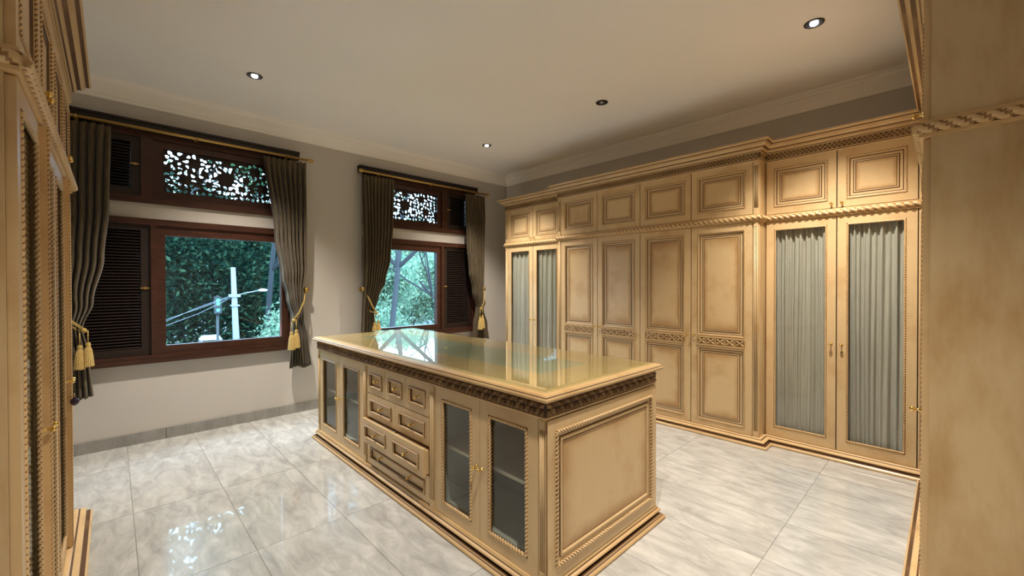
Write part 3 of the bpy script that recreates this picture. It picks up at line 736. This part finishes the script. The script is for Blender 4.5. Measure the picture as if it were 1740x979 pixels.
# ------------------------------------------------------------------ island
IY1, IY0, IX0, IX1 = 4.26, 1.295, 1.455, 2.497
IL, ID = IY1-IY0, IX1-IX0
isl = tag(empty('island', (IX0, IY1, 0), -PI/2), 'cream dressing-room island with glass doors, small drawers and a carved dark frieze', 'island')
Z0, Z1, ZF = .088, .870, .948
def ix(Y): return IY1-Y
def isl_carcass(b):
    t = .02
    b.box(0, IL, T, ID, Z0-.02, Z0, 0); b.box(0, IL, .0, ID, Z1-.012, Z1+.07, 0)
    b.box(0, t, T, ID, Z0, Z1-.012, 0); b.box(IL-t, IL, T, ID, Z0, Z1-.012, 0); b.box(t, IL-t, ID-t, ID, Z0, Z1-.012, 0)
    for Y in (3.23, 2.25): b.box(ix(Y)-.01, ix(Y)+.01, T, ID-t, Z0, Z1-.012, 1)
    b.box(t, IL-t, ID-t-.006, ID-t-.001, Z0, Z1-.012, 1); b.box(t, IL-t, T+.002, ID-t, Z0, Z0+.004, 1)
    b.box(t, ix(3.24), ID*.5, ID*.5+.015, Z0, Z1-.012, 1); b.box(ix(2.24), IL-t, ID*.5, ID*.5+.015, Z0, Z1-.012, 1)
    b.box(t, t+.004, T, ID-t, Z0, Z1-.012, 1); b.box(IL-t-.004, IL-t, T, ID-t, Z0, Z1-.012, 1)
    # posts beside the drawers and behind their seams
    b.box(ix(3.25), ix(3.18), .012, T, Z0, Z1, 0); b.box(ix(2.28), ix(2.215), .012, T, Z0, Z1, 0)
    b.box(ix(3.18), ix(2.28), .020, .03, Z0, Z1, 2)
part('carcass', isl_carcass, [M_CREAM, M_INSIDE, M_GLAZE], isl)
for xa, xb in ((.022, ix(3.242)), (ix(2.238), IL-.022)):
    part('shelf', lambda b, q=xb-xa: b.box(0, q, .06, ID*.5-.002, 0, .02), M_SHELF, isl, (xa, 0, .475))
RECT = [(0, ID), (0, 0), (IL, 0), (IL, ID)]
IPL = [(0, 0, 0), (.046, 0, 0), (.052, .008, 0), (.051, .018, 0), (.043, .026, 1), (.036, .029, 0), (.034, .034, 1), (.010, .036, 1), (.010, .046, 1), (.024, .049, 0), (.030, .056, 0), (.028, .064, 0), (.018, .070, 1), (.014, .074, 0), (.008, .088, 0), (-.004, .090, 0)]
part('plinth', lambda b: b.sweep(RECT, IPL, True), [M_HONEY, M_GLAZE], isl)
ITOP = [(-.004, Z1-.004, 0), (.008, Z1-.002, 0), (.010, Z1+.006, 0), (.004, Z1+.010, 1), (.004, ZF-.004, 1), (.012, ZF, 0), (.020, ZF+.003, 0), (.030, ZF+.006, 0), (.040, ZF+.014, 0), (.043, ZF+.022, 0), (.039, ZF+.031, 1), (.033, ZF+.034, 0), (.028, ZF+.042, 0), (.012, ZF+.045, 0), (-.3, ZF+.045, 0)]
part('top_moulding', lambda b: b.sweep(RECT, ITOP, True), [M_HONEY, M_DARKCARVE], isl)
part('worktop', lambda b: b.box(.1, IL-.1, .1, ID-.1, ZF, ZF+.0445), antique('worktop_paint', (0.40, 0.40, 0.29), (0.34, 0.33, 0.21), .45, .9), isl)
# carved leaf frieze
def leaf_motif(b):
    w_, h = .068, .066
    for sx in (-1, 1):         # two leaves leaning out from the centre
        for top in (-1, 1):
            b.add([(0, 0, top*.002), (sx*w_*.16, -.002, top*h*.5), (sx*w_*.50, -.001, top*h*.42), (sx*w_*.40, -.001, top*h*.08), (sx*w_*.26, -.020, top*h*.30)],
                  [(0, 1, 4), (1, 2, 4), (2, 3, 4), (3, 0, 4)], 0)
    b.add([(0, -.002, -h*.5), (w_*.11, -.001, 0), (0, -.002, h*.5), (-w_*.11, -.001, 0), (0, -.018, 0)], [(0, 1, 4), (1, 2, 4), (2, 3, 4), (3, 0, 4)], 0)
    b.lathe([(.007, .004), (.006, .018), (.002, .021)], (0, 0, 0), 'y', 7, 0)
fr = part('carved_frieze', lambda b: b.sweep(RECT, [(.0035, Z1+.008, 0), (.0055, Z1+.010, 0), (.0055, ZF-.003, 0), (.0035, ZF-.001, 0)], True), M_DARKCARVE, isl)
zc = (Z1+ZF)/2+.004
def leaf_run(n, Lr, place):
    for k in range(n):
        x, y, rz = place((k+.5)*Lr/n)
        part('carved_leaf', leaf_motif, [M_CARVE], fr, (x, y, zc), 'leaf', rz)
leaf_run(44, IL, lambda t: (t, -.005, 0)); leaf_run(44, IL, lambda t: (t, ID+.005, PI))
leaf_run(15, ID, lambda t: (IL+.005, t, PI/2)); leaf_run(15, ID, lambda t: (-.005, t, -PI/2))
# pilasters
for Yl, pw in ((4.258, .042), (1.338, .042)):
    part('pilaster', pilaster_fn(pw, Z0, Z1-.006), [M_CREAM, M_GLAZE], isl, (ix(Yl), 0, 0), ('ip', pw))
for Yl, pw in ((3.248, .064), (2.280, .062)):
    part('pilaster', pilaster_fn(pw, Z0, Z1-.006), [M_CREAM, M_GLAZE], isl, (ix(Yl), -.002, 0), ('ip', pw))
# glass doors, two pairs
DH = Z1-Z0-.012
for (ya, yb, ks) in ((4.214, 3.7325, 1), (3.7325, 3.251, -1), (2.216, 1.779, 1), (1.779, 1.341, -1)):
    wd = round(ya-yb-.004, 4)
    d = glass_door(isl, ix(ya)+.002, Z0+.003, wd, DH, .070, .060, .068, (wd-.022 if ks > 0 else .022), .40, rope_r=.0088, pitch=.020)
# drawers
def drawer(x0, x1, z0, z1, out=0.0, knobs=(.5,), broken=False):
    g = .003; wd, h = round(x1-x0-2*g, 4), round(z1-z0-2*g, 4)
    key = (wd, h, broken)
    m_ = .042 if wd < .4 else .050
    if h < .19: mz = .038
    else: mz = .045
    holes = [(m_, wd-m_, mz, h-mz)]
    d = part('drawer', lambda b: (stiles(b, wd, h, holes), b.box(m_, wd-m_, .012, T, mz, h-mz), b.box(.01, wd-.01, T, .40, .01, h-.02)), M_CREAM, isl, (x0+g, -out-.001, z0+g), ('dr',)+key)
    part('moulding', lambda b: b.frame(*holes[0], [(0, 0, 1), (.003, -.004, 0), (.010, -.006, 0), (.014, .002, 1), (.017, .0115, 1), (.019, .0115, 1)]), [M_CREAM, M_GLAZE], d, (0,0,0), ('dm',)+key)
    c = wd/2
    def rb(b):
        x0_, x1_, za, zb = m_+.008, wd-m_-.008, mz+.008, h-mz-.008
        kw = dict(sides=6, per=6)
        for xx in (x0_, x1_): b.rope((xx, -.005, za), (xx, -.005, zb), .0055, .017, (0, 1), **kw)
        b.rope((x0_, -.005, zb), (x1_, -.005, zb), .0055, .017, (0, 1), **kw)
        if broken: b.rope((c+.06, -.005, za), (x1_, -.005, za), .0055, .017, (0, 1), **kw)
        else:
            b.rope((x0_, -.005, za), (c-.007, -.005, za), .0055, .017, (0, 1), **kw); b.rope((c+.007, -.005, za), (x1_, -.005, za), .0055, .017, (0, 1), **kw)
    part('rope_bead', rb, [M_GILT, M_GLAZE], d, (0,0,0), ('db',)+key)
    for kx in knobs:
        k = add_knob(d, wd*kx, h*.5); k.location.y = .012; add_keyhole(d, wd*kx, h*.5-.034); 
    return d
A, B = ix(3.178), ix(2.282); wT = (B-A)
zr = [.862, .650, .462, .276, .096]
for k in range(3): drawer(A+wT*k/3, A+wT*(k+1)/3, zr[1], zr[0])
for k in range(2): drawer(A+wT*k/2, A+wT*(k+1)/2, zr[2], zr[1])
drawer(A, A+wT/2, zr[3], zr[2], .045); drawer(A+wT/2, B, zr[3], zr[2], .048)
drawer(A, B, zr[4], zr[3], knobs=(.24, .72), broken=True)
# end panels
def endp(b):
    o = (.058, ID-.058, Z0+.062, Z1-.066)
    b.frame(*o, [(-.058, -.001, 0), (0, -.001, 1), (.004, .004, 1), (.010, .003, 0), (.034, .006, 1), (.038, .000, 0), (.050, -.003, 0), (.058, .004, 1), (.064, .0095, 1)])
def end_rope(b): b.ropes_rect(.065, ID-.065, Z0+.069, Z1-.073, -.003, .0085, .021)
for xx, rz in ((IL, PI/2), (0, -PI/2)):
    y0 = 0 if rz > 0 else ID
    off = .0105 if rz > 0 else -.0105
    e = part('end_frame', endp, [M_CREAM, M_GLAZE], isl, (xx+off, y0, 0), 'endp', rz)
    part('rope_bead', end_rope, [M_GILT, M_GLAZE], e, (0,0,0), 'endr')
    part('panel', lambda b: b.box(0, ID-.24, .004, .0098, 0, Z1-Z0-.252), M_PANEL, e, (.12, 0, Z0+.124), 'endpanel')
gl = tag(part('glass_sheet', lambda b: b.frame(0, 1, 0, 1, [(0, 0, 0), (0, 0, 0)]) if False else (
    b.add([(0,0,0),(IL,0,0),(IL,ID,0),(0,ID,0),(0,0,.008),(IL,0,.008),(IL,ID,.008),(0,ID,.008),(.012,.012,.012),(IL-.012,.012,.012),(IL-.012,ID-.012,.012),(.012,ID-.012,.012)],
          [(0,3,2,1),(0,1,5,4),(1,2,6,5),(2,3,7,6),(3,0,4,7),(4,5,9,8),(5,6,10,9),(6,7,11,10),(7,4,8,11),(8,9,10,11)])), M_TOPGLASS, None, (IX0, IY1, ZF+.0455), None, -PI/2),
    'thick clear greenish glass sheet lying on the island top', 'glass sheet')

# ------------------------------------------------------------------ downlights
def downlight(x, y, lit, lab, power=1.0):
    r = tag(empty('downlight', (x, y, ZC)), lab, 'downlight', 'recessed ceiling lights')
    part('trim_ring', lambda b: b.lathe([(.058, 0), (.062, -.003), (.060, -.007), (.050, -.008), (.046, -.003), (.046, -.001)], (0,0,0), 'z', 24), M_BLACK, r, (0,0,0), ('ring', lit))
    part('recess_shade_disc', lambda b: b.lathe([(.046, -.0015), (.03, -.002), (.001, -.0025)], (0,0,0), 'z', 24), M_BLACK, r, (0,0,0), 'recess_shade')  # flat black disc paints the shade of a recess, ceiling has no hole
    part('lens', lambda b: b.lathe([(.026, -.003), (.024, -.010), (.015, -.016), (.001, -.018)], (0,0,0), 'z', 20), M_BULB if lit else M_RING, r, (0,0,0), ('lens', lit))
    if lit:
        ld = bpy.data.lights.new('lamp_beam', 'SPOT'); ld.energy = LAMP_W*power; ld.color = LAMP_COL; ld.spot_size = math.radians(100); ld.spot_blend = 1.0; ld.shadow_soft_size = .035
        lo = bpy.data.objects.new('lamp_beam', ld); COL.objects.link(lo); lo.parent = r; lo.location = (0, 0, -.03)
downlight(.93, 4.27, True, 'lit ceiling downlight over the floor near the left window')
downlight(3.63, 4.27, True, 'lit ceiling downlight near the far room corner')
downlight(3.63, 2.457, False, 'unlit black ceiling downlight between two lit ones')
downlight(3.63, .67, True, 'lit ceiling downlight near the right cabinet')
downlight(.93, .67, True, 'unseen ceiling downlight by the entrance, added as fill for the right cabinet side', .75)  # unseen lamp kept lit as fill, standing in for hall light

# ------------------------------------------------------------------ outdoors
GZ = -4.0
tag(part('ground', lambda b: b.box(-60, 90, YW+.6, 120, GZ-.2, GZ), M_ROAD), 'street and verge below the windows', kind='structure')
def tree(x, y, h, spread, lab, leaf, seed, leaves=3200, trunk_r=.16, lsize=.17, depth=4, fork=.35, lean=(0, 0), wob=.22):
    rnd = random.Random(seed)
    r = tag(empty('tree', (x, y, GZ)), lab, 'tree', 'trees outside the windows')
    mb = MB(); tips = []
    def branch(p, d, ln, rad, lv):
        pts = [p]; rads = [rad]; n = 4
        q = p.copy(); dd = d.copy()
        for i in range(n):
            wb = wob if lv == 0 else .22
            dd = (dd+Vector((rnd.uniform(-wb, wb), rnd.uniform(-wb, wb), rnd.uniform(-.08, .16)))).normalized()
            q = q+dd*ln/n; pts.append(q.copy()); rads.append(rad*(1-.45*(i+1)/n))
        mb.tube(pts, rads, 6 if lv > 1 else 8, 0)
        if lv >= 2: tips.extend(pts[2:])
        if lv < depth:
            k = 3 if lv < 2 else rnd.choice((2, 3))
            for j in range(k):
                a = rnd.uniform(0, 2*PI); up_ = rnd.uniform(.25, .75)
                nd = (dd*.55+Vector((math.cos(a)*spread, math.sin(a)*spread, up_))).normalized()
                branch(pts[rnd.choice((2, 3, 4)) if lv else rnd.choice((3, 4))], nd, ln*rnd.uniform(.6, .8), rad*.55, lv+1)
    branch(Vector((0, 0, 0)), Vector((lean[0], lean[1], 1)).normalized(), h*fork, trunk_r, 0)
    me = mb.mesh('trunk', [M_BARK]); o = bpy.data.objects.new('trunk', me); COL.objects.link(o); o.parent = r
    vv, ff = [], []
    def leaf_at(c, s):
        n = Vector((rnd.gauss(0, 1), rnd.gauss(0, 1), rnd.gauss(0, .8)+.9)).normalized(); u_ = n.orthogonal().normalized()
        u_ = (Matrix.Rotation(rnd.uniform(0, 6.28), 3, n) @ u_); v_ = n.cross(u_); b_ = len(vv)
        l_, w_ = s*rnd.uniform(.7, 1.3), s*rnd.uniform(.3, .5)
        vv.extend([c-u_*l_*.5, c+v_*w_*.5-n*.01, c+u_*l_*.5-n*s*.1, c-v_*w_*.5-n*.01]); ff.append((b_, b_+1, b_+2, b_+3))
    cl = leaves//26
    for _ in range(cl):
        t = rnd.choice(tips); cc = t+Vector((rnd.gauss(0, .28), rnd.gauss(0, .28), rnd.gauss(0, .22)))
        for _ in range(26): leaf_at(cc+Vector((rnd.gauss(0, .26), rnd.gauss(0, .26), rnd.gauss(0, .13))), lsize)
    me = bpy.data.meshes.new('foliage'); me.from_pydata(vv, [], ff); me.materials.append(leaf); me.update()
    o = bpy.data.objects.new('foliage', me); COL.objects.link(o); o.parent = r; o['kind'] = 'stuff'
    return r
def bush(x, y, rx, rz, lab, leaf, seed, n=2600, s=.16, nm='shrub', cat='shrub', grp='shrubs below the windows'):
    rnd = random.Random(seed); r = tag(empty(nm, (x, y, GZ)), lab, cat, grp)
    part('stem', lambda b: [b.tube([(0,0,0), (math.cos(a)*rx*.3, math.sin(a)*rx*.3, rz*.6), (math.cos(a)*rx*.6, math.sin(a)*rx*.6, rz*1.3)], [.05, .04, .015], 6) for a in (0, 1.3, 2.5, 3.7, 5)], M_BARK, r)
    vv, ff = [], []
    for _ in range(n):
        a, b_ = rnd.uniform(0, 6.283), math.acos(rnd.uniform(-.6, 1)); q = rnd.uniform(.72, 1.05)
        c = Vector((rx*q*math.sin(b_)*math.cos(a), rx*q*math.sin(b_)*math.sin(a), rz+rz*q*math.cos(b_)))+Vector((rnd.gauss(0, .12), rnd.gauss(0, .12), rnd.gauss(0, .1)))
        nn = Vector((rnd.gauss(0, 1), rnd.gauss(0, 1), rnd.gauss(.8, .8))).normalized(); u_ = nn.orthogonal().normalized(); u_ = Matrix.Rotation(rnd.uniform(0, 6.28), 3, nn) @ u_; v_ = nn.cross(u_)
        l_, w_ = s*rnd.uniform(.7, 1.3), s*rnd.uniform(.3, .5); k = len(vv)
        vv.extend([c-u_*l_*.5, c+v_*w_*.5, c+u_*l_*.5, c-v_*w_*.5]); ff.append((k, k+1, k+2, k+3))
    me = bpy.data.meshes.new('foliage'); me.from_pydata(vv, [], ff); me.materials.append(leaf); me.update()
    o = bpy.data.objects.new('foliage', me); COL.objects.link(o); o.parent = r; o['kind'] = 'stuff'
# seen through the left window: deep green trees behind the street pole
for k, (x, y, h, lf, lab) in enumerate(((.6, 28.5, 11.5, M_LEAFD, 'deep green tree left of the street pole'), (5.6, 29, 11.5, M_LEAFD, 'deep green tree just right of the street pole'),
        (-4.6, 29, 11.5, M_LEAFD, 'deep green tree at the left edge of the left window view'), (10.8, 28.5, 11, M_LEAFM, 'mid green tree at the right edge of the left window view'))):
    tree(x, y, h, .62, lab, lf, 11+k, 12000, .19, .27, fork=.42)
for k, (x, y, rx, rz, lf, lab) in enumerate(((-4.5, 33, 4.2, 5.4, M_LEAFD, 'dark tree mass far behind the left window, leftmost'), (3.4, 34, 4.4, 5.8, M_LEAFD, 'dark tree mass far behind the street pole'), (11.2, 35, 4.2, 5.2, M_LEAFM, 'dark tree mass far off between the two window views'),
        (18.6, 33, 4.4, 5.0, M_LEAFL, 'pale tree mass far behind the second window'), (26.5, 34, 4.4, 5.4, M_LEAFM, 'pale tree mass far off at the right of the second window'),
        (-9, 44, 4.6, 5.6, M_LEAFD, 'hazy tree mass on the skyline, leftmost'), (-.3, 44, 4.6, 6, M_LEAFD, 'hazy tree mass on the skyline behind the wires'), (-11.5, 21, 3.4, 5.2, M_LEAFM, 'round tree standing well left of the left window view'), (-19.5, 28, 4.2, 6, M_LEAFM, 'round tree farthest to the left outside'), (8.2, 45, 4.6, 6, M_LEAFD, 'hazy tree mass on the skyline right of the pole'), (16.8, 44, 4.6, 5.6, M_LEAFM, 'hazy tree mass on the skyline left in the second view'), (25.2, 45, 4.6, 5.6, M_LEAFM, 'hazy tree mass on the skyline in the second view'), (33.8, 44, 4.6, 5.6, M_LEAFM, 'hazy tree mass on the skyline, rightmost'))):
    bush(x, y, rx, rz, lab, lf, 200+k, 15000, .42, 'dense_tree', 'tree', 'tree masses far behind')
tree(4.6, 20.2, 17, .95, 'tall shade tree right of the pole with a high overhanging crown', M_LEAFM, 77, 22000, .15, .36, fork=.48, depth=4, wob=.05)
tree(-.2, 18.6, 17, .95, 'tall shade tree with a high crown left of the street pole', M_LEAFM, 78, 22000, .15, .36, fork=.48, depth=4, wob=.05)
for k, (x, y, rx, rz, lf, n, lab) in enumerate(((-.7, 22.5, 2.5, 4.3, M_LEAFD, 10000, 'leafy dark tree crown at the left of the left window view'), (3.0, 24.5, 2.3, 4.7, M_LEAFD, 10000, 'leafy tree crown straight behind the street pole'), (6.9, 22.5, 2.4, 4.4, M_LEAFD, 10000, 'leafy dark tree crown right of the street pole'), (-5.9, 23, 2.4, 4.4, M_LEAFM, 7000, 'leafy tree crown outside the left window, farthest left'))):
    bush(x, y, rx, rz, lab, lf, 300+k, n, .27, 'dense_tree', 'tree', 'leafy crowns across the street')
# through the second window: pale trees close to the house
for k, (x, y, h, n, lf, sz, ln, lab) in enumerate(((6.45, 13.0, 11, 1500, M_LEAFL, .2, (.07, 0), 'pale tree whose dark trunk stands close to the curtain'), (9.5, 12.8, 11, 1500, M_LEAFL, .2, (-.06, 0), 'pale tree with a leaning limb at the second pane\'s right edge'),
        (11.6, 19.0, 8.5, 7000, M_LEAFL, .22, (0, 0), 'pale bushy tree in the middle of the second window view'), (15.6, 21, 9, 7000, M_LEAFL, .24, (0, 0), 'pale bushy tree at the right of the second window view'), (20.5, 25, 10, 5200, M_LEAFM, .26, (0, 0), 'mid green tree at the far right of the second window view'))):
    tree(x, y, h, .62 if k > 1 else .8, lab, lf, 41+k, n, .13, sz, fork=.34 if k > 1 else (.74, .42)[k], lean=ln, wob=(.06 if k == 0 else .22), depth=4 if k > 1 else 5)
for (x, y, rx, rz, lf, lab) in ((.2, 16.4, 1.5, 2.0, M_LEAFM, 'round leafy shrub below the wires'), (4.6, 15.8, 1.3, 2.5, M_LEAFL, 'tall yellow-green shrub right of the street pole'), (-3.6, 16.6, 1.6, 1.9, M_LEAFM, 'leafy shrub at the left edge of the street'), (8.0, 16, 1.5, 2.3, M_LEAFL, 'pale shrub under the trees, second window'), (11.4, 14.4, 1.6, 2.4, M_LEAFL, 'pale shrub at the right, second window')):
    bush(x, y, rx, rz, lab, lf, int(x*10)+90, 5200)
# street pole with lamp
sp = tag(empty('street_pole', (2.52, 14, GZ)), 'tall grey concrete street pole with an arm lamp outside the left window', 'street lamp')
part('pole', lambda b: b.tube([(.05, 0, 0), (.02, 0, 4), (-.04, 0, 6.0)], [.10, .085, .06], 10), M_CONC, sp)
part('arm', lambda b: b.tube([(.02, 0, 5.2), (.25, 0, 5.27), (.60, 0, 5.34)], .016, 6), M_CONC, sp)
part('lamp_head', lambda b: (b.lathe([(.02, -.02), (.10, -.01), (.13, .02), (.08, .05), (.02, .06)], (.70, 0, 5.33), 'z', 12)), plain('lamp_head_white', (.8, .8, .85), .4), sp)
part('cable_clamp', lambda b: (b.box(-.14, .12, -.1, .1, 5.16, 5.24), b.box(-.1, .1, -.11, .11, 4.9, 4.94)), M_CONC, sp)
cb = tag(empty('overhead_cable', (2.5, 14, 1.2)), 'thin overhead wires running left from the street pole', 'cable')
for dz, e in ((0, -.62), (-.02, -.86), (.03, -.55)):
    part('wire', lambda b, dz=dz, e=e: b.tube([(-6.0, 1.2, e*2.2-dz*10), (-1.5, .3, e-dz*4), (-.8, .1, e*.55), (0, 0, dz)], .006, 5), M_CONC, cb)
ts = tag(empty('traffic_signal', (2.2, 14.6, GZ)), 'slim dark traffic signal with green and blue lights left of the street pole', 'traffic light')
part('post', lambda b: b.tube([(0,0,0), (0,0,5.2)], .035, 8), M_BLACK, ts)
part('signal_head', lambda b: b.box(-.09, .09, -.10, .06, 4.68, 5.16), M_BLACK, ts)
part('signal_lens', lambda b: [b.lathe([(.05, 0), (.045, .02), (.01, .03)], (0, -.10, zz), 'y', 10) for zz in (5.06, 4.96)], emis('signal_green', (.1, 1, .6), 2.2), ts)
part('signal_lens', lambda b: b.lathe([(.05, 0), (.045, .02), (.01, .03)], (0, -.10, 4.78), 'y', 10), emis('signal_blue', (.1, .4, 1), 2.5), ts)
ko = tag(empty('street_stall', (2.25, 16.2, GZ)), 'small roadside stall with a white canopy at the pole\'s foot', 'stall')
part('canopy', lambda b: b.add([(-.28,-.25,3.78),(.28,-.25,3.78),(.28,.25,3.8),(-.28,.25,3.8),(-.2,-.18,3.9),(.2,-.18,3.9),(.2,.18,3.9),(-.2,.18,3.9)], [(0,3,2,1),(4,5,6,7),(0,1,5,4),(1,2,6,5),(2,3,7,6),(3,0,4,7)]), plain('canopy_white', (.4, .44, .48), .6), ko)
for sx in (-.25, .25):
    for sy in (-.2, .2): part('post', lambda b: b.tube([(0,0,0), (0,0,3.8)], .03, 6), M_CONC, ko, (sx, sy, 0), 'stallpost')
ro = tag(empty('red_roof', (.35, 11.0, GZ)), 'corner of a small red-roofed hut low at the left window\'s edge', 'hut')
part('roof', lambda b: b.add([(-1.2,-.8,3.9),(.55,-.8,3.9),(.55,.8,3.9),(-1.2,.8,3.9),(-.9,0,4.55),(.1,0,4.55)], [(0,1,5,4),(1,2,5),(2,3,4,5),(3,0,4),(0,3,2,1)]), plain('red_tin', (.60, .10, .07), .6), ro)
part('wall', lambda b: b.box(-1.0, .4, -.6, .6, 0, 3.9), plain('hut_wall', (.5, .5, .48), .8), ro)
